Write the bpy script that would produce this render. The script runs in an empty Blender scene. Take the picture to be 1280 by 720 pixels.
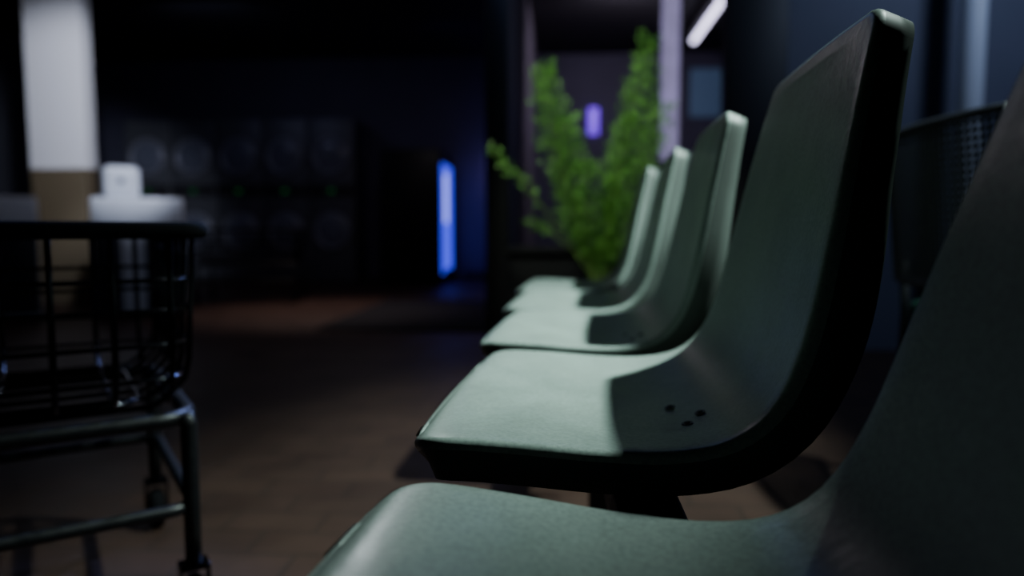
import bpy, bmesh, math, random
from mathutils import Vector, Matrix
random.seed(7)
scene = bpy.context.scene
COL = scene.collection

# ------------------------------------------------------------ materials
def mat(name, color, rough=0.5, metal=0.0, var=0.0, nscale=20.0, bump=0.0, bscale=None,
        rvar=0.0, emit=None, estr=0.0, coat=0.0, spec=0.5):
    m = bpy.data.materials.new(name); m.use_nodes = True
    nt = m.node_tree; N = nt.nodes; L = nt.links
    b = N['Principled BSDF']
    c = (*color, 1)
    b.inputs['Base Color'].default_value = c
    b.inputs['Roughness'].default_value = rough
    b.inputs['Metallic'].default_value = metal
    b.inputs['Coat Weight'].default_value = coat
    b.inputs['Specular IOR Level'].default_value = spec
    tc = N.new('ShaderNodeTexCoord')
    nz = N.new('ShaderNodeTexNoise'); nz.inputs['Scale'].default_value = nscale
    nz.inputs['Detail'].default_value = 6
    L.new(tc.outputs['Object'], nz.inputs['Vector'])
    if var > 0:
        r = N.new('ShaderNodeMapRange')
        r.inputs['From Min'].default_value = 0.3; r.inputs['From Max'].default_value = 0.7
        r.inputs['To Min'].default_value = 1 - var; r.inputs['To Max'].default_value = 1 + var*0.4
        L.new(nz.outputs['Fac'], r.inputs['Value'])
        mx = N.new('ShaderNodeVectorMath'); mx.operation = 'SCALE'
        mx.inputs[0].default_value = color
        L.new(r.outputs['Result'], mx.inputs['Scale'])
        L.new(mx.outputs[0], b.inputs['Base Color'])
    if rvar > 0:
        r = N.new('ShaderNodeMapRange')
        r.inputs['From Min'].default_value = 0.3; r.inputs['From Max'].default_value = 0.7
        r.inputs['To Min'].default_value = rough - rvar; r.inputs['To Max'].default_value = rough + rvar
        n3 = N.new('ShaderNodeTexNoise'); n3.inputs['Scale'].default_value = nscale*2.3
        n3.inputs['Detail'].default_value = 8
        L.new(tc.outputs['Object'], n3.inputs['Vector'])
        L.new(n3.outputs['Fac'], r.inputs['Value'])
        L.new(r.outputs['Result'], b.inputs['Roughness'])
    if bump > 0:
        n2 = N.new('ShaderNodeTexNoise'); n2.inputs['Scale'].default_value = bscale or nscale*4
        n2.inputs['Detail'].default_value = 4
        L.new(tc.outputs['Object'], n2.inputs['Vector'])
        bp = N.new('ShaderNodeBump'); bp.inputs['Strength'].default_value = bump
        bp.inputs['Distance'].default_value = 0.004
        L.new(n2.outputs['Fac'], bp.inputs['Height']); L.new(bp.outputs['Normal'], b.inputs['Normal'])
    if emit:
        b.inputs['Emission Color'].default_value = (*emit, 1)
        b.inputs['Emission Strength'].default_value = estr
    return m

def tile_mat(name, c1, c2, mortar, w, h, rough, off=0.0, msize=0.012, scale=1.0, bump=0.4):
    m = bpy.data.materials.new(name); m.use_nodes = True
    nt = m.node_tree; N = nt.nodes; L = nt.links; b = N['Principled BSDF']
    tc = N.new('ShaderNodeTexCoord')
    br = N.new('ShaderNodeTexBrick')
    br.offset = off; br.inputs['Color1'].default_value = (*c1, 1); br.inputs['Color2'].default_value = (*c2, 1)
    br.inputs['Mortar'].default_value = (*mortar, 1); br.inputs['Scale'].default_value = scale
    br.inputs['Mortar Size'].default_value = msize; br.inputs['Brick Width'].default_value = w
    br.inputs['Row Height'].default_value = h; br.inputs['Mortar Smooth'].default_value = 0.3
    L.new(tc.outputs['Object'], br.inputs['Vector'])
    nz = N.new('ShaderNodeTexNoise'); nz.inputs['Scale'].default_value = 5; nz.inputs['Detail'].default_value = 8
    L.new(tc.outputs['Object'], nz.inputs['Vector'])
    mp = N.new('ShaderNodeMapRange'); mp.inputs['To Min'].default_value = 0.4; mp.inputs['To Max'].default_value = 1.5
    L.new(nz.outputs['Fac'], mp.inputs['Value'])
    sc = N.new('ShaderNodeVectorMath'); sc.operation = 'SCALE'
    L.new(br.outputs['Color'], sc.inputs[0]); L.new(mp.outputs[0], sc.inputs['Scale'])
    L.new(sc.outputs[0], b.inputs['Base Color'])
    r2 = N.new('ShaderNodeMapRange'); r2.inputs['To Min'].default_value = rough-0.12; r2.inputs['To Max'].default_value = rough+0.15
    L.new(nz.outputs['Fac'], r2.inputs['Value']); L.new(r2.outputs[0], b.inputs['Roughness'])
    b.inputs['Specular IOR Level'].default_value = 0.25
    bp = N.new('ShaderNodeBump'); bp.inputs['Strength'].default_value = bump; bp.inputs['Distance'].default_value = 0.004
    bp.invert = True
    L.new(br.outputs['Fac'], bp.inputs['Height']); L.new(bp.outputs['Normal'], b.inputs['Normal'])
    return m

def wainscot_mat(name, upper, lower, zsplit):
    m = bpy.data.materials.new(name); m.use_nodes = True
    nt = m.node_tree; N = nt.nodes; L = nt.links; b = N['Principled BSDF']
    tc = N.new('ShaderNodeTexCoord'); sp = N.new('ShaderNodeSeparateXYZ')
    L.new(tc.outputs['Object'], sp.inputs[0])
    g = N.new('ShaderNodeMath'); g.operation = 'GREATER_THAN'; g.inputs[1].default_value = zsplit
    L.new(sp.outputs['Z'], g.inputs[0])
    mx = N.new('ShaderNodeMix'); mx.data_type = 'RGBA'
    mx.inputs[6].default_value = (*lower, 1); mx.inputs[7].default_value = (*upper, 1)
    L.new(g.outputs[0], mx.inputs[0]); L.new(mx.outputs[2], b.inputs['Base Color'])
    b.inputs['Roughness'].default_value = 0.6
    return m

def seat_mat():
    m = mat('fiberglass_shell', (0.29, 0.355, 0.325), rough=0.38, var=0.16, nscale=8, bump=0.12, bscale=80, rvar=0.06, coat=0.0, spec=0.45)
    nt = m.node_tree; N = nt.nodes; L = nt.links; b = N['Principled BSDF']
    tc = N.new('ShaderNodeTexCoord')
    src = b.inputs['Base Color'].links[0].from_socket
    v = N.new('ShaderNodeTexNoise'); v.inputs['Scale'].default_value = 260; v.inputs['Detail'].default_value = 3
    L.new(tc.outputs['Object'], v.inputs['Vector'])
    mr = N.new('ShaderNodeMapRange'); mr.inputs['From Min'].default_value = 0.3; mr.inputs['From Max'].default_value = 0.7
    mr.inputs['To Min'].default_value = 0.80; mr.inputs['To Max'].default_value = 1.12
    L.new(v.outputs['Fac'], mr.inputs['Value'])
    w = N.new('ShaderNodeTexNoise'); w.inputs['Scale'].default_value = 6; w.inputs['Detail'].default_value = 2
    w.inputs['Distortion'].default_value = 4
    L.new(tc.outputs['Object'], w.inputs['Vector'])
    a = N.new('ShaderNodeMath'); a.operation = 'SUBTRACT'; a.inputs[1].default_value = 0.5
    L.new(w.outputs['Fac'], a.inputs[0])
    ab = N.new('ShaderNodeMath'); ab.operation = 'ABSOLUTE'; L.new(a.outputs[0], ab.inputs[0])
    lt = N.new('ShaderNodeMapRange'); lt.inputs['From Min'].default_value = 0.0; lt.inputs['From Max'].default_value = 0.003
    lt.inputs['To Min'].default_value = 1.12; lt.inputs['To Max'].default_value = 1.0
    L.new(ab.outputs[0], lt.inputs['Value'])
    mm = N.new('ShaderNodeMath'); mm.operation = 'MULTIPLY'
    L.new(mr.outputs[0], mm.inputs[0]); L.new(lt.outputs[0], mm.inputs[1])
    s = N.new('ShaderNodeVectorMath'); s.operation = 'SCALE'
    L.new(src, s.inputs[0]); L.new(mm.outputs[0], s.inputs['Scale'])
    L.new(s.outputs[0], b.inputs['Base Color'])
    return m

M = dict(
 seat=seat_mat(),
 seatedge=mat('shaded_shell_edge', (0.085,0.105,0.095), 0.55, var=0.3, nscale=12),  # shell colour darkened to imitate shade on the flange sides
 black=mat('black_painted_steel', (0.005,0.005,0.006), 0.42, 0.0, rvar=0.1, spec=0.25),
 frame=mat('black_window_frame', (0.006,0.006,0.008), 0.5),
 bolt=mat('dark_bolt', (0.03,0.03,0.03), 0.5, 0.6),
 chrome=mat('dark_chrome_wire', (0.03,0.03,0.036), 0.2, 1.0, rvar=0.06),
 rim=mat('black_rubber_rim', (0.004,0.004,0.005), 0.9, spec=0.08),
 white=mat('white_enamel', (0.80,0.82,0.87), 0.35, var=0.1, nscale=4),
 darkpanel=mat('dark_panel', (0.02,0.02,0.025), 0.4),
 dryer=mat('dryer_enamel', (0.09,0.095,0.115), 0.45, 0.2, var=0.2, nscale=3),
 dryerdoor=mat('dryer_door_ring', (0.22,0.23,0.29), 0.4, 0.3),
 glassdark=mat('dark_door_glass', (0.12,0.13,0.18), 0.2),
 led=mat('green_led', (0,0.1,0.03), 0.4, emit=(0.05,1,0.25), estr=0.05),
 leaf=mat('fern_leaf', (0.18,0.47,0.07), 0.5, var=0.4, nscale=25),
 stem=mat('fern_stem', (0.15,0.28,0.06), 0.6),
 pot=mat('black_plant_pot', (0.02,0.02,0.022), 0.5),
 soil=mat('soil', (0.03,0.02,0.012), 0.9, bump=1, bscale=60),
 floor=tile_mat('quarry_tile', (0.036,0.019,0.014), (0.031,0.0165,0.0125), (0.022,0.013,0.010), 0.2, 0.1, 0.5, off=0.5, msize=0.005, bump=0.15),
 wall=mat('dark_wall_paint', (0.04,0.042,0.055), 0.7, var=0.15, nscale=2),
 bluewall=mat('blue_wall_paint', (0.070,0.070,0.115), 0.6, var=0.15, nscale=2),
 partwall=mat('slate_wall_paint', (0.10,0.11,0.16), 0.6, var=0.15, nscale=2),
 greywall=mat('grey_wall_paint', (0.22,0.20,0.23), 0.7, var=0.15, nscale=2),
 rwall=mat('dim_wall_paint', (0.05,0.05,0.06), 0.7, var=0.15, nscale=2),
 ceil=mat('ceiling_paint', (0.012,0.012,0.014), 0.9),
 column=wainscot_mat('column_wainscot', (0.76,0.76,0.80), (0.12,0.092,0.055), 1.12),
 mat_=mat('rubber_mat', (0.007,0.007,0.010), 0.85, bump=0.5, bscale=200, spec=0.15),
 mesh=mat('perforated_steel', (0.009,0.010,0.016), 0.55, 0.1, spec=0.3),
 green=mat('green_vinyl', (0.01,0.05,0.035), 0.45),
 pole=mat('white_pole', (0.75,0.78,0.85), 0.5),
 blueglow=mat('blue_display', (0.02,0.02,0.1), 0.3, emit=(0.05,0.06,1.0), estr=1.5),
 whiteglow=mat('pale_display', (0.1,0.1,0.2), 0.3, emit=(0.35,0.40,1.0), estr=2.0),
 purple=mat('purple_neon', (0.1,0.02,0.2), 0.3, emit=(0.22,0.06,1.0), estr=1.7),
 tube=mat('fluorescent_tube', (0.8,0.8,0.8), 0.3, emit=(0.78,0.74,1.0), estr=5.0),
 banner=mat('glowing_banner', (0.6,0.55,0.7), 0.6, emit=(0.55,0.50,0.80), estr=0.45, var=0.6, nscale=5),  # cloth glow is emission, imitating a vertical strip of light
 teal=mat('dim_poster', (0.1,0.2,0.3), 0.6, emit=(0.12,0.20,0.36), estr=0.16),  # poster is no lamp, its faint blue light is emission
)
def glass_mat():
    m = bpy.data.materials.new('window_glass'); m.use_nodes = True
    nt = m.node_tree; N = nt.nodes; L = nt.links
    N.remove(N['Principled BSDF'])
    t = N.new('ShaderNodeBsdfTransparent'); t.inputs[0].default_value = (0.9,0.9,0.93,1)
    g = N.new('ShaderNodeBsdfGlossy'); g.inputs['Roughness'].default_value = 0.03
    f = N.new('ShaderNodeMixShader'); f.inputs[0].default_value = 0.05
    L.new(t.outputs[0], f.inputs[1]); L.new(g.outputs[0], f.inputs[2]); L.new(f.outputs[0], N['Material Output'].inputs[0])
    return m
M['glass'] = glass_mat()

# ------------------------------------------------------------ helpers
def obj_from_bm(name, bm, m, smooth=True, parent=None):
    me = bpy.data.meshes.new(name); bm.normal_update(); bm.to_mesh(me); bm.free()
    if smooth:
        for p in me.polygons: p.use_smooth = True
    ms = m if isinstance(m, list) else [m]
    for x in ms: me.materials.append(x)
    o = bpy.data.objects.new(name, me); COL.objects.link(o)
    if parent: o.parent = parent
    return o

def add_box(bm, x0,x1,y0,y1,z0,z1, bevel=0.0, seg=2, mi=0):
    r = bmesh.ops.create_cube(bm, size=1.0)
    vs = r['verts']
    for v in vs:
        v.co = Vector(((x0+x1)/2+v.co.x*(x1-x0), (y0+y1)/2+v.co.y*(y1-y0), (z0+z1)/2+v.co.z*(z1-z0)))
    fs = set(f for v in vs for f in v.link_faces)
    for f in fs: f.material_index = mi
    if bevel > 0:
        es = list(set(e for v in vs for e in v.link_edges))
        bmesh.ops.bevel(bm, geom=es, offset=bevel, segments=seg, affect='EDGES', profile=0.5)

def box(name, x0,x1,y0,y1,z0,z1, m, bevel=0.0, parent=None, seg=3):
    bm = bmesh.new(); add_box(bm,x0,x1,y0,y1,z0,z1,bevel,seg)
    o = obj_from_bm(name, bm, m, smooth=bevel>0, parent=parent)
    if bevel>0:
        try:
            o.data.set_sharp_from_angle(angle=math.radians(40))
        except Exception: pass
    return o

def tube(bm, pts, r, n=10, closed=False, caps=True):
    pts = [Vector(p) for p in pts]; K = len(pts); rings = []
    prev = None
    for i,p in enumerate(pts):
        if closed: t = pts[(i+1)%K]-pts[i-1]
        else: t = pts[min(i+1,K-1)]-pts[max(i-1,0)]
        t.normalize()
        if prev is None:
            a = Vector((0,0,1)) if abs(t.z)<0.9 else Vector((1,0,0))
            u = t.cross(a).normalized()
        else:
            u = (prev - t*prev.dot(t)).normalized()
        prev = u; w = t.cross(u)
        rr = r[i] if isinstance(r,(list,tuple)) else r
        rings.append([bm.verts.new(p+(u*math.cos(2*math.pi*k/n)+w*math.sin(2*math.pi*k/n))*rr) for k in range(n)])
    for i in range(K if closed else K-1):
        A = rings[i]; B = rings[(i+1)%K]
        for k in range(n):
            bm.faces.new((A[k],A[(k+1)%n],B[(k+1)%n],B[k]))
    if caps and not closed:
        bm.faces.new(rings[0][::-1]); bm.faces.new(rings[-1])

def catmull(P, n):
    P=[Vector(p) for p in P]; Q=[P[0]*2-P[1]]+P+[P[-1]*2-P[-2]]; out=[]
    for i in range(1,len(Q)-2):
        for k in range(n):
            t=k/n; a,b,c,d=Q[i-1],Q[i],Q[i+1],Q[i+2]
            out.append(0.5*((2*b)+(c-a)*t+(2*a-5*b+4*c-d)*t*t+(3*b-a-3*c+d)*t**3))
    out.append(P[-1]); return out

def empty(name, loc=(0,0,0), rz=0.0):
    e = bpy.data.objects.new(name, None); e.empty_display_size=0.1
    e.location = loc; e.rotation_euler=(0,0,rz); COL.objects.link(e); return e

def tag(o, label, cat, group=None):
    o['label']=label; o['category']=cat
    if group: o['group']=group
def struct(o): o['kind']='structure'; return o

def copy_thing(top, loc, rz=None):
    n = top.copy(); n.location = loc
    if rz is not None: n.rotation_euler=(0,0,rz)
    COL.objects.link(n)
    def rec(src, dst):
        for c in src.children:
            d = c.copy(); d.parent = dst; COL.objects.link(d)
            rec(c, d)
    rec(top, n)
    return n

# ------------------------------------------------------------ camera
cam_d = bpy.data.cameras.new('camera'); cam = bpy.data.objects.new('camera', cam_d); COL.objects.link(cam)
cam.location=(0,0,0.62)
cam.rotation_euler=(math.radians(90-4.64), 0, math.radians(3.8))
cam_d.sensor_width=36; cam_d.lens=25.3; cam_d.clip_start=0.01
cam_d.dof.use_dof=True; cam_d.dof.focus_distance=0.62; cam_d.dof.aperture_fstop=2.2
scene.camera=cam

# ------------------------------------------------------------ room
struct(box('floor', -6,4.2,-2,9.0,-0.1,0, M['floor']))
struct(box('ceiling', -6,4.2,-2,9.0,2.75,2.85, M['ceil']))
struct(box('wall_far', -6,4.2,9.0,9.1,0,2.75, M['bluewall']))
struct(box('wall_left', -6.1,-6,-2,9.0,0,2.75, M['wall']))
struct(box('wall_right', 4.2,4.3,-2,9.0,0,2.75, M['rwall']))
struct(box('wall_back', -6,4.2,-2.1,-2,0,2.75, M['wall']))
struct(box('wall_partition', 1.14,4.2,3.8,3.9,0,2.75, M['partwall']))
struct(box('wall_low', -0.27,0.84,3.8,3.9,0,0.5, M['frame']))
struct(box('wall_side', -0.39,-0.30,3.92,9.0,0,2.75, M['greywall']))
struct(box('trim_1', -0.39,-0.27,3.78,3.92,0,2.75, M['frame'], 0.006))
struct(box('trim_2', 0.84,1.14,3.78,3.92,0,2.75, M['frame'], 0.006))
struct(box('trim_3', -0.27,0.84,3.79,3.91,2.6,2.75, M['frame']))
struct(box('trim_4', -0.27,0.84,3.77,3.91,0.5,0.53, M['frame']))
struct(box('window_1', -0.27,0.84,3.845,3.855,0.53,2.6, M['glass']))
o=box('wall_column', -4.35,-3.87,5.7,5.85,0,2.75, M['column'], 0.01); struct(o)
struct(box('baseboard_far', -1.2,-0.39,8.98,9.0,0,0.1, M['frame']))

# ------------------------------------------------------------ shell chair
PROF=[(-.120,-.010),(-.105,-.001),(-.075,.002),(-.02,.000),(.05,-.004),(.11,-.003),(.155,.008),(.186,.034),(.207,.080),(.224,.150),(.242,.235),(.257,.303),(.271,.362)]
def build_shell():
    pr = catmull([(a,0,b) for a,b in PROF], 12)
    S=[0]
    for i in range(1,len(pr)): S.append(S[-1]+(pr[i]-pr[i-1]).length)
    T=S[-1]
    def at(s):
        s=max(0,min(T,s))
        for i in range(1,len(S)):
            if S[i]>=s:
                t=(s-S[i-1])/(S[i]-S[i-1]+1e-9); p=pr[i-1].lerp(pr[i],t); d=(pr[i]-pr[i-1]).normalized()
                return p,d
        return pr[-1],(pr[-1]-pr[-2]).normalized()
    r1,r2=0.045,0.018
    ss=[r1*(1-math.cos(math.pi/2*k/10)) for k in range(10)]
    nm=46
    ss+=[r1+(T-r1-r2)*k/nm for k in range(nm+1)]
    ss+=[T-r2*(1-math.cos(math.pi/2*k/10)) for k in range(9,-1,-1)]
    W=0.226; NU=28
    bm=bmesh.new(); grid=[]; nor={}; dep={}
    for s in ss:
        f=s/T
        w=W
        w-=0.006*math.exp(-((f-0.5)/0.12)**2)
        if f>0.5: w-=0.051*((f-0.5)/0.5)**1.2
        if s<r1: w-= r1-math.sqrt(max(0,r1*r1-(r1-s)**2))
        if T-s<r2: w-= r2-math.sqrt(max(0,r2*r2-(r2-(T-s))**2))
        p,d=at(s); n=Vector((-d.z,0,d.x))
        row=[]
        for j in range(NU+1):
            u=-1+2*j/NU
            dish=(1-u*u)
            win=math.sin(math.pi*min(1,max(0,(f-0.02)/0.96)))**0.7
            q=Vector((p.x,u*w,p.z)) - n*0.013*dish*win
            fr=max(0,1-s/0.16)**2; q-=d*0.014*dish*fr
            tp=max(0,1-(T-s)/0.12)**2; q+=d*0.003*dish*tp
            v=bm.verts.new(q); nor[v]=n; row.append(v)
            dep[v]=1.0+0.28*math.exp(-((f-0.62)/0.16)**2)-0.12*max(0,(f-0.85)/0.15)
        grid.append(row)
    for i in range(len(grid)-1):
        for j in range(NU):
            bm.faces.new((grid[i][j],grid[i+1][j],grid[i+1][j+1],grid[i][j+1]))
    R=len(grid)
    loop=[grid[0][j] for j in range(NU+1)]+[grid[i][NU] for i in range(1,R)]+[grid[R-1][j] for j in range(NU-1,-1,-1)]+[grid[i][0] for i in range(R-2,0,-1)]
    K=len(loop); outs=[]
    for i,v in enumerate(loop):
        t=(loop[(i+1)%K].co-loop[i-1].co).normalized(); n=nor[v]
        o_=t.cross(n)
        if o_.length<1e-5: o_=Vector((0,1,0))
        outs.append(o_.normalized())
    c=sum((v.co for v in loop),Vector())/K
    if sum(outs[i].dot(loop[i].co-c) for i in range(K))<0: outs=[-o_ for o_ in outs]
    steps=[(0.0030,0.0006),(0.0055,0.0022),(0.0070,0.0052),(0.0072,0.0095),(0.0050,0.024),(0.0025,0.038)]
    prev=loop
    for si,(so,sd) in enumerate(steps):
        cur=[bm.verts.new(loop[i].co+outs[i]*so-nor[loop[i]]*sd*dep[loop[i]]) for i in range(K)]
        for i in range(K):
            j=(i+1)%K
            f_=bm.faces.new((prev[i],prev[j],cur[j],cur[i]))
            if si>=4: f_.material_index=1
        prev=cur
    bmesh.ops.recalc_face_normals(bm, faces=bm.faces)
    bm.faces.ensure_lookup_table()
    bm.normal_update()
    f0=grid[12][NU//2].link_faces[0]
    if f0.normal.z<0: bmesh.ops.reverse_faces(bm, faces=bm.faces)
    return bm

YAW=math.radians(-3)
chair=empty('shell_chair',(0,0.825,0),YAW)
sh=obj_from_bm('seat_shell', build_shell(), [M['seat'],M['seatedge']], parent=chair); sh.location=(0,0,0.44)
md=sh.modifiers.new('Solid','SOLIDIFY'); md.thickness=0.005; md.offset=-1
def bolt_bm():
    bm=bmesh.new()
    bmesh.ops.create_cone(bm, cap_ends=True, segments=20, radius1=0.0056, radius2=0.0056, depth=0.0012)
    r=bmesh.ops.create_cone(bm, cap_ends=True, segments=16, radius1=0.0034, radius2=0.0026, depth=0.0016)
    for v in r['verts']: v.co.z+=0.0012
    return bm
for (bx,by) in [(0.122,-0.045),(0.147,-0.092),(0.131,-0.122)]:
    b_=obj_from_bm('bolt', bolt_bm(), M['bolt'], smooth=False, parent=chair)
    u=by/0.225
    b_.location=(bx,by,0.44+(0.0003 if bx<0.14 else 0.0056)-0.013*(1-u*u)*0.98+0.001)
    b_.rotation_euler=(0,math.radians(-12 if bx<0.14 else -18),0)
bm=bmesh.new()
add_box(bm,0.02,0.14,-0.10,0.10,0.402,0.410,0.002)
add_box(bm,0.055,0.105,-0.03,0.03,0.378,0.402,0.002)
obj_from_bm('mounting_bracket', bm, M['black'], smooth=False, parent=chair)
lab='pale green fiberglass shell chair on shared steel beam'
tag(chair, 'pale green fiberglass shell chair, scuffed seat with three bolts','chair','row of shell chairs')
base=[0.278,0.825,1.365,1.875,2.38]
for i,y in enumerate(base):
    if i==1: continue
    c=copy_thing(chair,(-0.052 if i==0 else 0,y,-0.011 if i==0 else 0)); c['label']=lab
    if i==0: c.rotation_euler=(0,math.radians(4.2),YAW)
bb=empty('bench_beam',(0.08,1.36,0))
bm=bmesh.new(); add_box(bm,-0.03,0.03,-1.35,1.3,0.325,0.378,0.004)
obj_from_bm('beam', bm, M['black'], smooth=False, parent=bb)
for yy in (-1.02,0.0,1.05):
    bm=bmesh.new()
    add_box(bm,-0.022,0.022,yy-0.02,yy+0.02,0.03,0.325,0.003)
    tube(bm,[(-0.20,yy,0.012),(-0.17,yy,0.03),(0,yy,0.04),(0.17,yy,0.03),(0.20,yy,0.012)],0.016,8)
    for q in (-0.2,0.2):
        r=bmesh.ops.create_cone(bm,cap_ends=True,segments=16,radius1=0.022,radius2=0.018,depth=0.014)
        for v in r['verts']: v.co+=Vector((q,yy,0.007))
    obj_from_bm('leg', bm, M['black'], smooth=False, parent=bb)
tag(bb,'black steel beam and legs carrying the row of chairs','bench frame')

# ------------------------------------------------------------ perforated metal chair (back to back)
pc=empty('metal_chair',(0.80,1.60,0))
bm=bmesh.new()
ny,nz=26,22; y0,y1,z0,z1=-0.23,0.23,0.50,0.84
V={}
def pv(y,z):
    k=(round(y,5),round(z,5))
    if k not in V:
        bow=0.03*(1-(y/0.23)**2)
        V[k]=bm.verts.new((-bow-(z-0.52)*0.10+0.03,y,z))
    return V[k]
dy=(y1-y0)/ny; dz=(z1-z0)/nz
for a in range(ny):
    for b_ in range(nz):
        ya,za=y0+a*dy,z0+b_*dz
        O=[(ya,za),(ya+dy,za),(ya+dy,za+dz),(ya,za+dz)]
        cx,cz=ya+dy/2,za+dz/2; k=0.55
        I=[(cx+(p-cx)*k,cz+(q-cz)*k) for p,q in O]
        for i in range(4):
            j=(i+1)%4
            bm.faces.new((pv(*O[i]),pv(*O[j]),pv(*I[j]),pv(*I[i])))
o=obj_from_bm('backrest', bm, M['mesh'], smooth=False, parent=pc)
md=o.modifiers.new('s','SOLIDIFY'); md.thickness=0.002
bm=bmesh.new()
def bx(y,z): return -0.03*(1-(y/0.23)**2)-(z-0.52)*0.10+0.03
loop=[(bx(y,z0),y,z0) for y in [y0+(y1-y0)*k/10 for k in range(11)]]+[(bx(y1,z),y1,z) for z in (0.6,0.7,0.8)]+[(bx(y,z1),y,z1) for y in [y1-(y1-y0)*k/10 for k in range(11)]]+[(bx(y0,z),y0,z) for z in (0.8,0.7,0.6)]
tube(bm,loop,0.010,8,closed=True)
obj_from_bm('back_frame', bm, M['mesh'], parent=pc)
bm=bmesh.new(); add_box(bm,0.05,0.48,-0.22,0.22,0.40,0.45,0.018,3)
obj_from_bm('seat', bm, M['green'], parent=pc)['label']='dark green vinyl seat pad'
for sx in (0.08,0.44):
    for sy in (-0.2,0.2):
        bm=bmesh.new()
        if sx<0.2: tube(bm,[(0.03,sy,0),(0.04,sy,0.42),(0.03,sy,0.55)],0.012,8)
        else: tube(bm,[(0.45,sy,0),(0.44,sy,0.42)],0.012,8)
        obj_from_bm('leg', bm, M['mesh'], parent=pc)
tag(pc,'dark perforated steel chair with green seat, back to back','chair')

# ------------------------------------------------------------ laundry cart
def build_cart():
    top=empty('laundry_cart')
    L_,Wd=0.85,0.50; zt,zb=0.619,0.350
    def corner_path(z,inset,r=0.05,n=6):
        x0,x1,yy0,yy1=inset,L_-inset,-Wd+inset,-inset
        pts=[]
        for cx,cy,a0 in ((x1-r,yy1-r,0),(x0+r,yy1-r,90),(x0+r,yy0+r,180),(x1-r,yy0+r,270)):
            for k in range(n+1):
                a=math.radians(a0+90*k/n); pts.append((cx+r*math.cos(a),cy+r*math.sin(a),z))
        return pts
    bm=bmesh.new()
    tube(bm,corner_path(zt,0.0,0.03),0.0135,10,closed=True)
    rim=obj_from_bm('rim', bm, M['rim'], parent=top); rim['label']='thick black rubber rim'
    bm=bmesh.new()
    def ins(z):
        f=(zt-z)/(zt-zb)
        return 0.008+0.014*f+0.05*max(0,(f-0.78)/0.22)**2
    for z in (0.545,0.500,0.448,0.395):
        tube(bm,corner_path(z,ins(z)),0.0036,8,closed=True)
    tube(bm,corner_path(zb,ins(zb)+0.01),0.0045,8,closed=True)
    zs=[0.615,0.56,0.5,0.45,0.42,0.39,0.37,0.357,zb]
    nx=11
    for i in range(nx):
        x=0.045+(L_-0.09)*i/(nx-1)
        a=[(x,-ins(z),z) for z in zs]; b_=[(x,-Wd+ins(z),z) for z in reversed(zs)]
        tube(bm,a+b_,0.0044,8)
    for i in range(7):
        y=-0.045-(Wd-0.09)*i/6
        a=[(ins(z),y,z) for z in zs]; b_=[(L_-ins(z),y,z) for z in reversed(zs)]
        tube(bm,a+b_,0.0044,8)
    obj_from_bm('wire_basket', bm, M['chrome'], parent=top)
    bm=bmesh.new()
    tube(bm,corner_path(0.332,0.02,0.05),0.012,10,closed=True)
    tube(bm,corner_path(0.19,0.02,0.04),0.010,10,closed=True)
    obj_from_bm('base_frame', bm, M['black'], parent=top)
    for x in (0.025,L_-0.025):
        for y in (-0.025,-Wd+0.025):
            bm=bmesh.new(); tube(bm,[(x,y,0.10),(x,y,0.2),(x,y,0.32),(x+(0.006 if x<0.4 else -0.006),y,0.338)],0.0125,12)
            obj_from_bm('leg', bm, M['black'], parent=top)
            ce=bmesh.new()
            add_box(ce,x-0.022,x-0.018,y-0.018,y+0.018,0.03,0.095,0.002)
            add_box(ce,x+0.018,x+0.022,y-0.018,y+0.018,0.03,0.095,0.002)
            add_box(ce,x-0.022,x+0.022,y-0.018,y+0.018,0.092,0.101,0.002)
            c=obj_from_bm('caster', ce, M['chrome'], smooth=False, parent=top)
            wb=bmesh.new()
            bmesh.ops.create_cone(wb,cap_ends=True,segments=28,radius1=0.04,radius2=0.04,depth=0.026)
            bmesh.ops.bevel(wb,geom=[e for e in wb.edges if abs(e.verts[0].co.z-e.verts[1].co.z)<1e-5],offset=0.005,segments=2,affect='EDGES')
            bmesh.ops.rotate(wb,verts=wb.verts,cent=(0,0,0),matrix=Matrix.Rotation(math.pi/2,3,'Y'))
            for v in wb.verts: v.co+=Vector((x,y,0.04))
            obj_from_bm('wheel', wb, M['rim'], smooth=False, parent=c)
    return top
cart=build_cart(); cart.location=(-0.535,1.05,0); cart.rotation_euler=(0,0,math.radians(216.9))
tag(cart,'black wire laundry cart with thick rim on casters','laundry cart','laundry carts')
c2=copy_thing(cart,(-2.2,5.9,0),math.radians(190)); c2['label']='black wire laundry cart parked near the dryers'

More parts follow.
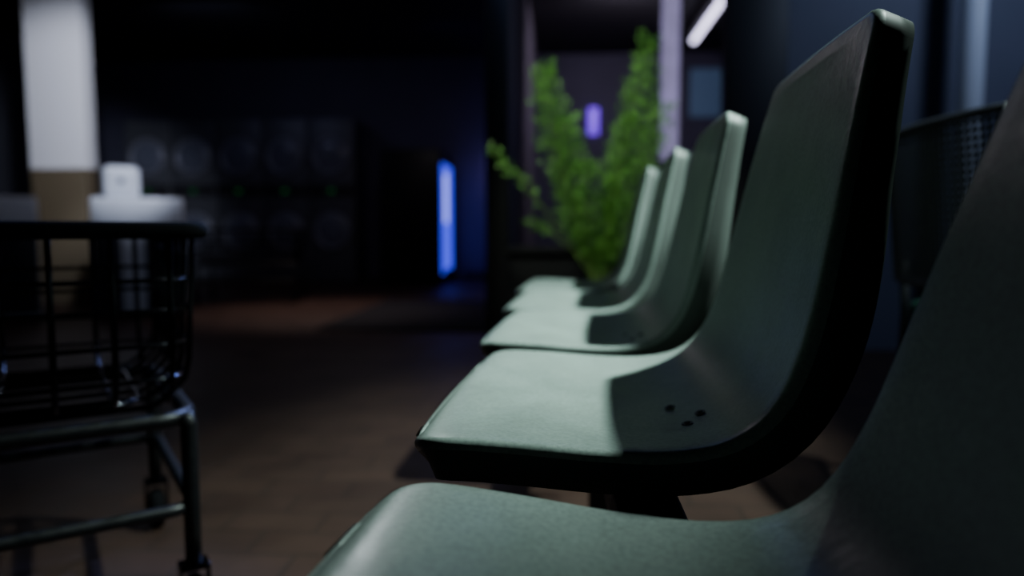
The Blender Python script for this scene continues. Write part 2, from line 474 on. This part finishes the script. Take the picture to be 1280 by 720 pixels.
# ------------------------------------------------------------ plant
plant=empty('potted_fern',(0.18,3.30,0))
bm=bmesh.new()
prof=[(0.11,0.0),(0.12,0.02),(0.15,0.34),(0.165,0.345),(0.165,0.38),(0.15,0.385),(0.145,0.36)]
n=32; rings=[]
for r_,z in prof:
    rings.append([bm.verts.new((r_*math.cos(2*math.pi*k/n),r_*math.sin(2*math.pi*k/n),z)) for k in range(n)])
bm.faces.new(rings[0][::-1])
for a,b_ in zip(rings,rings[1:]):
    for k in range(n): bm.faces.new((a[k],a[(k+1)%n],b_[(k+1)%n],b_[k]))
obj_from_bm('pot', bm, M['pot'], parent=plant)
bm=bmesh.new(); bmesh.ops.create_circle(bm,cap_ends=True,segments=32,radius=0.147)
for v in bm.verts: v.co.z=0.36
obj_from_bm('soil', bm, M['soil'], parent=plant)
def frond(tip, bend, width, dens, bare=0.12, leaf=0.032):
    bm=bmesh.new()
    P0=Vector((random.uniform(-.02,.02),random.uniform(-.02,.02),0.36)); P2=Vector(tip)
    P1=(P0+P2)/2+Vector(bend)
    pts=[]; K=40
    for k in range(K+1):
        t=k/K; pts.append((1-t)**2*P0+2*t*(1-t)*P1+t*t*P2)
    tube(bm,pts,[0.005*(1-0.8*k/K) for k in range(K+1)],6)
    for f in bm.faces: f.material_index=0
    for i in range(int(dens*1.25)):
        t=bare+(1-bare)*random.random()**0.9
        k=min(K-1,int(t*K)); p=pts[k].lerp(pts[k+1],t*K-k); d=(pts[k+1]-pts[k]).normalized()
        a=random.uniform(0,2*math.pi)
        s=d.cross(Vector((0,1,0.1))).normalized(); w=d.cross(s)
        rad=(s*math.cos(a)+w*math.sin(a))
        env=width*(math.sin(math.pi*min(1,(1-t)*0.85+0.15))**0.6)*min(1,(t-bare)/0.15+0.3)*random.choice((0.6,0.85,1.0,1.25))
        dist=env*random.random()**0.7
        c=p+rad*dist+d*dist*0.6
        ld=(rad*0.8+d*random.uniform(0.4,1.2)+Vector((random.uniform(-.4,.4),random.uniform(-.4,.4),random.uniform(-.3,.3)))).normalized()
        lw=ld.cross(Vector((random.random()-.5,random.random()-.5,random.random()-.5))).normalized()
        ln=leaf*random.uniform(0.6,1.2); hw=ln*0.15
        v=[bm.verts.new(c),bm.verts.new(c+ld*ln*0.4+lw*hw),bm.verts.new(c+ld*ln),bm.verts.new(c+ld*ln*0.4-lw*hw)]
        f=bm.faces.new(v); f.material_index=1
        if dist>0.03 and random.random()<0.15:
            tube(bm,[p,c],0.001,3,caps=False)
    return obj_from_bm('frond', bm, [M['stem'],M['leaf']], smooth=False, parent=plant)
frond((-0.25,0.0,1.34),(-0.08,0,0.02),0.072,900)
frond((-0.15,0.06,1.12),(-0.07,0,0.0),0.075,600)
frond((-0.05,-0.05,0.90),(-0.05,0,0.0),0.06,380)
frond((0.215,0.0,1.46),(-0.03,0,0.0),0.062,850)
frond((0.13,0.08,1.14),(-0.02,0,0.0),0.06,550)
frond((0.27,-0.05,1.16),(0.03,0,-0.03),0.065,550)
frond((0.25,0.06,1.30),(0.02,0,-0.03),0.045,350)
frond((0.05,0.02,0.80),(0.0,0,0.0),0.06,380)
frond((-0.50,0.0,0.985),(-0.06,0,0.16),0.022,60,0.45,0.04)
frond((-0.33,0.05,0.66),(-0.02,0,0.10),0.022,30,0.6,0.04)
tag(plant,'leafy green fern with tall plume fronds in black pot','potted plant')

# ------------------------------------------------------------ washers
def build_washer():
    t=empty('washing_machine')
    bm=bmesh.new(); add_box(bm,-0.28,0.28,-0.288,0.30,0.03,0.80,0.012,3)
    obj_from_bm('body', bm, M['white'], parent=t).data.set_sharp_from_angle(angle=math.radians(40))
    box('top_panel',-0.285,0.285,-0.30,0.31,0.60,0.84,M['white'],0.02,t)
    box('front_panel',0.04,0.275,-0.30,-0.288,0.05,0.585,M['darkpanel'],0.004,t)
    box('access_panel',-0.275,-0.11,-0.30,-0.288,0.05,0.585,M['darkpanel'],0.004,t)
    c=box('control_console',-0.21,0.02,-0.20,0.0,0.842,1.06,M['white'],0.045,t,5)
    bm=bmesh.new()
    bmesh.ops.create_cone(bm,cap_ends=True,segments=24,radius1=0.022,radius2=0.018,depth=0.02)
    bmesh.ops.rotate(bm,verts=bm.verts,cent=(0,0,0),matrix=Matrix.Rotation(math.pi/2,3,'X'))
    for v in bm.verts: v.co+=Vector((-0.095,-0.21,0.96))
    obj_from_bm('knob', bm, M['dryerdoor'], smooth=False, parent=c)
    bm=bmesh.new()
    tube(bm,[(0.155+0.10*math.cos(2*math.pi*q/32),-0.302,0.33+0.10*math.sin(2*math.pi*q/32)) for q in range(32)],0.008,8,closed=True)
    obj_from_bm('door_ring', bm, M['darkpanel'], parent=t)
    for x in (-0.24,0.24):
        for y in (-0.24,0.24):
            bm=bmesh.new(); r=bmesh.ops.create_cone(bm,cap_ends=True,segments=16,radius1=0.025,radius2=0.02,depth=0.03)
            for v in r['verts']: v.co+=Vector((x,y,0.015))
            obj_from_bm('foot', bm, M['rim'], smooth=False, parent=t)
    return t
w1=build_washer(); w1.location=(-3.05,5.05,0); w1.rotation_euler=(0,0,math.radians(31))
tag(w1,'white washing machine with rounded control console on top','washing machine','washing machines')
w2=copy_thing(w1,(-3.92,4.72,0),math.radians(37)); w2['label']='white washing machine in blue light beside the column'
for ch in list(w2.children):
    if ch.name.startswith('control_console'):
        for g in list(ch.children): bpy.data.objects.remove(g)
        bpy.data.objects.remove(ch)

# ------------------------------------------------------------ dryers
def build_dryer():
    t=empty('stacked_dryer')
    box('body',-0.275,0.275,0.02,0.58,0.0,1.92,M['dryer'],0.008,t)
    box('control_panel',-0.265,0.265,0.0,0.02,1.02,1.16,M['darkpanel'],0.004,t)
    for zz in (0.60,1.48):
        bm=bmesh.new()
        P=[(0.225,0.0),(0.225,-0.02),(0.21,-0.035),(0.185,-0.035),(0.17,-0.02),(0.165,0.0)]
        n=40; rs=[[bm.verts.new((r_*math.cos(2*math.pi*k/n),0.02+d,zz+r_*math.sin(2*math.pi*k/n))) for k in range(n)] for r_,d in P]
        for a,b_ in zip(rs,rs[1:]):
            for k in range(n): bm.faces.new((a[k],a[(k+1)%n],b_[(k+1)%n],b_[k]))
        d=obj_from_bm('door', bm, M['dryerdoor'], parent=t)
        bm=bmesh.new(); rs=[]
        for q in range(7):
            r_=0.175*math.cos(math.pi/2*q/7); dd=-0.03*math.sin(math.pi/2*q/7)
            rs.append([bm.verts.new((r_*math.cos(2*math.pi*k/n),0.005+dd,zz+r_*math.sin(2*math.pi*k/n))) for k in range(n)])
        for a,b_ in zip(rs,rs[1:]):
            for k in range(n): bm.faces.new((a[k],a[(k+1)%n],b_[(k+1)%n],b_[k]))
        bm.faces.new(rs[-1])
        obj_from_bm('door_glass', bm, M['glassdark'], parent=d)
        bm=bmesh.new(); tube(bm,[(0.235,0.0,zz-0.05),(0.235,-0.04,zz-0.04),(0.235,-0.04,zz+0.04),(0.235,0.0,zz+0.05)],0.008,8)
        obj_from_bm('handle', bm, M['dryerdoor'], parent=d)
    box('indicator_light',-0.03,0.03,-0.006,0.0,1.06,1.09,M['led'],0.0,t)
    return t
xs=[-4.93,-4.37,-3.81,-3.25,-2.69]
d0=build_dryer(); d0.location=(xs[0],8.38,0)
tag(d0,'dark stacked tumble dryer with two round doors','dryer','row of stacked dryers')
for x in xs[1:]: copy_thing(d0,(x,8.38,0))

# ------------------------------------------------------------ vending machine, glowing front facing +x
vm=empty('vending_machine',(-1.66,8.40,0))
box('cabinet',-0.36,0.33,-0.36,0.36,0.03,1.52,M['black'],0.012,vm)
box('display_panel',0.332,0.345,-0.33,0.33,0.12,1.36,M['blueglow'],0.003,vm)
box('coin_panel',0.346,0.352,-0.20,-0.05,0.70,1.25,M['whiteglow'],0.0,vm)
box('dispensing_tray',0.346,0.362,-0.28,0.28,0.08,0.16,M['darkpanel'],0.004,vm)
for x in (-0.3,0.27):
    for y in (-0.3,0.3):
        bm=bmesh.new(); r=bmesh.ops.create_cone(bm,cap_ends=True,segments=12,radius1=0.025,radius2=0.02,depth=0.03)
        for v in r['verts']: v.co+=Vector((x,y,0.015))
        obj_from_bm('foot', bm, M['rim'], smooth=False, parent=vm)
tag(vm,'black vending machine with glowing blue front against the wall','vending machine')

o=box('floor_mat',-1.50,-0.45,4.30,6.2,0.0,0.012,M['mat_'],0.004); tag(o,'dark rubber floor mat on the brown tiles','floor mat')

def fixture(name,x,y0,y1,z,label,m):
    e=empty(name,(x,(y0+y1)/2,z)); h=(y1-y0)/2
    box('housing',-0.06,0.06,-h-0.03,h+0.03,0.05,0.12,M['ceil'],0.006,e)
    bm=bmesh.new(); tube(bm,[(0,-h,0.0),(0,0,0),(0,h,0.0)],0.03,12)
    obj_from_bm('light_tube', bm, m, parent=e)
    for s in (-1,1): box('end_cap',-0.02,0.02,s*h-0.012,s*h+0.012,0.0,0.052,M['frame'],0.0,e)
    tag(e,label,'light fixture'); return e
fixture('ceiling_light',1.40,6.4,7.9,2.61,'glowing fluorescent tube fixture on the ceiling',M['tube'])
bn=empty('light_strip_banner',(0.88,5.95,0))
bm=bmesh.new()
K=24
vs=[[bm.verts.new((-0.08+0.15*i/K, 0.02*math.sin(i*1.1), z)) for i in range(K+1)] for z in (1.18,1.5,1.9,2.3,2.70)]
for a,b_ in zip(vs,vs[1:]):
    for i in range(K): bm.faces.new((a[i],a[i+1],b_[i+1],b_[i]))
obj_from_bm('cloth', bm, M['banner'], parent=bn)
bm=bmesh.new(); tube(bm,[(-0.14,0,2.72),(0.14,0,2.72)],0.012,8); obj_from_bm('rod', bm, M['frame'], parent=bn)
tag(bn,'pale glowing banner standing in for a light strip behind the glass','banner')
o=box('neon_sign',0.34,0.46,8.95,9.0,1.78,2.10,M['purple'],0.01); tag(o,'small glowing purple neon sign on the wall','sign')
o=box('wall_poster',1.56,2.0,8.97,9.0,1.98,2.55,M['teal'],0.004); tag(o,'dim blue poster on the wall','poster')
bm=bmesh.new(); tube(bm,[(1.93,3.6,0.0),(1.93,3.6,1.4),(1.93,3.6,2.75)],0.055,20)
o=obj_from_bm('trim_5', bm, M['pole']); struct(o)

# ------------------------------------------------------------ lights
def aim(o,target):
    o.rotation_euler=(Vector(target)-o.location).to_track_quat('-Z','Y').to_euler()
def spot(name,loc,target,color,power,size,blend,rad):
    l=bpy.data.lights.new(name,'SPOT'); l.color=color; l.energy=power; l.spot_size=math.radians(size); l.spot_blend=blend; l.shadow_soft_size=rad
    o=bpy.data.objects.new(name,l); o.location=loc; COL.objects.link(o); aim(o,target); return o
def area(name,loc,target,color,power,sx,sy):
    l=bpy.data.lights.new(name,'AREA'); l.shape='RECTANGLE'; l.size=sx; l.size_y=sy; l.color=color; l.energy=power
    o=bpy.data.objects.new(name,l); o.location=loc; COL.objects.link(o); aim(o,target); return o
k=spot('key_spot',(1.36,1.28,2.65),(0.16,1.70,0.44),(0.78,1.0,0.93),880,66,0.9,0.04)
k.scale=(1.0,0.46,1.0)
spot('plant_spot',(-0.5,2.1,2.6),(0.15,3.3,0.95),(0.90,1.0,0.8),165,34,0.6,0.05)
area('ceiling_lamp',(-1.3,5.4,2.68),(-1.3,5.4,0),(0.95,0.85,0.95),8,0.7,0.5)
spot('washer_spot',(-2.3,3.4,2.6),(-3.9,5.5,1.6),(0.80,0.85,1.0),340,40,0.7,0.08)
spot('washer_fill',(-1.7,3.3,2.6),(-3.12,5.0,0.95),(0.72,0.80,1.0),270,20,0.6,0.08)  # extra fill added to brighten the washer, no fixture there
spot('floor_spot',(-1.9,5.5,2.65),(-1.8,5.4,0),(1.0,0.80,0.72),190,56,1.0,0.1)
area('blue_fill',(2.4,2.2,2.6),(2.1,3.8,1.8),(0.5,0.65,1.0),15,0.4,0.4)  # added fill to lift the slate wall and the pole
area('blue_far',(-1.2,7.4,2.6),(-1.2,9.0,1.2),(0.2,0.2,1.0),0.3,0.4,0.3)
area('dryer_fill',(-3.4,6.6,2.6),(-3.4,8.4,1.0),(0.5,0.55,1.0),1.5,0.8,0.3)  # unseen blue fill added so the dryers show faintly
area('vestibule_fill',(0.6,6.6,2.6),(0.4,9.0,1.0),(0.78,0.66,0.85),20,0.6,0.6)  # added fill that brightens the room behind the glass
spot('cart_spot',(-0.2,3.5,2.5),(-0.72,1.1,0.42),(0.30,0.42,1.0),420,17,0.6,0.07)  # unseen light added for blue highlights on the cart wires
spot('sheen_spot',(-1.25,4.0,2.1),(-0.16,0.36,0.44),(0.85,0.95,1.0),70,5.5,0.9,0.12)
def point(name,loc,color,power,rad):
    pl=bpy.data.lights.new(name,'POINT'); pl.color=color; pl.energy=power; pl.shadow_soft_size=rad
    po=bpy.data.objects.new(name,pl); po.location=loc; COL.objects.link(po)
point('blue_point',(-0.1,3.4,2.3),(0.35,0.5,1.0),5,0.06)  # added to put bluish glints on the cart metal
point('pale_point',(-2.1,4.2,2.5),(0.9,0.9,1.0),2,0.12)
point('purple_point',(-0.75,8.7,1.3),(0.45,0.32,1.0),1.7,0.03)  # added to tint the far wall purple beside the vending machine
w=bpy.data.worlds.new('World'); scene.world=w; w.use_nodes=True
w.node_tree.nodes['Background'].inputs[0].default_value=(0.3,0.4,0.6,1)
w.node_tree.nodes['Background'].inputs[1].default_value=0.01
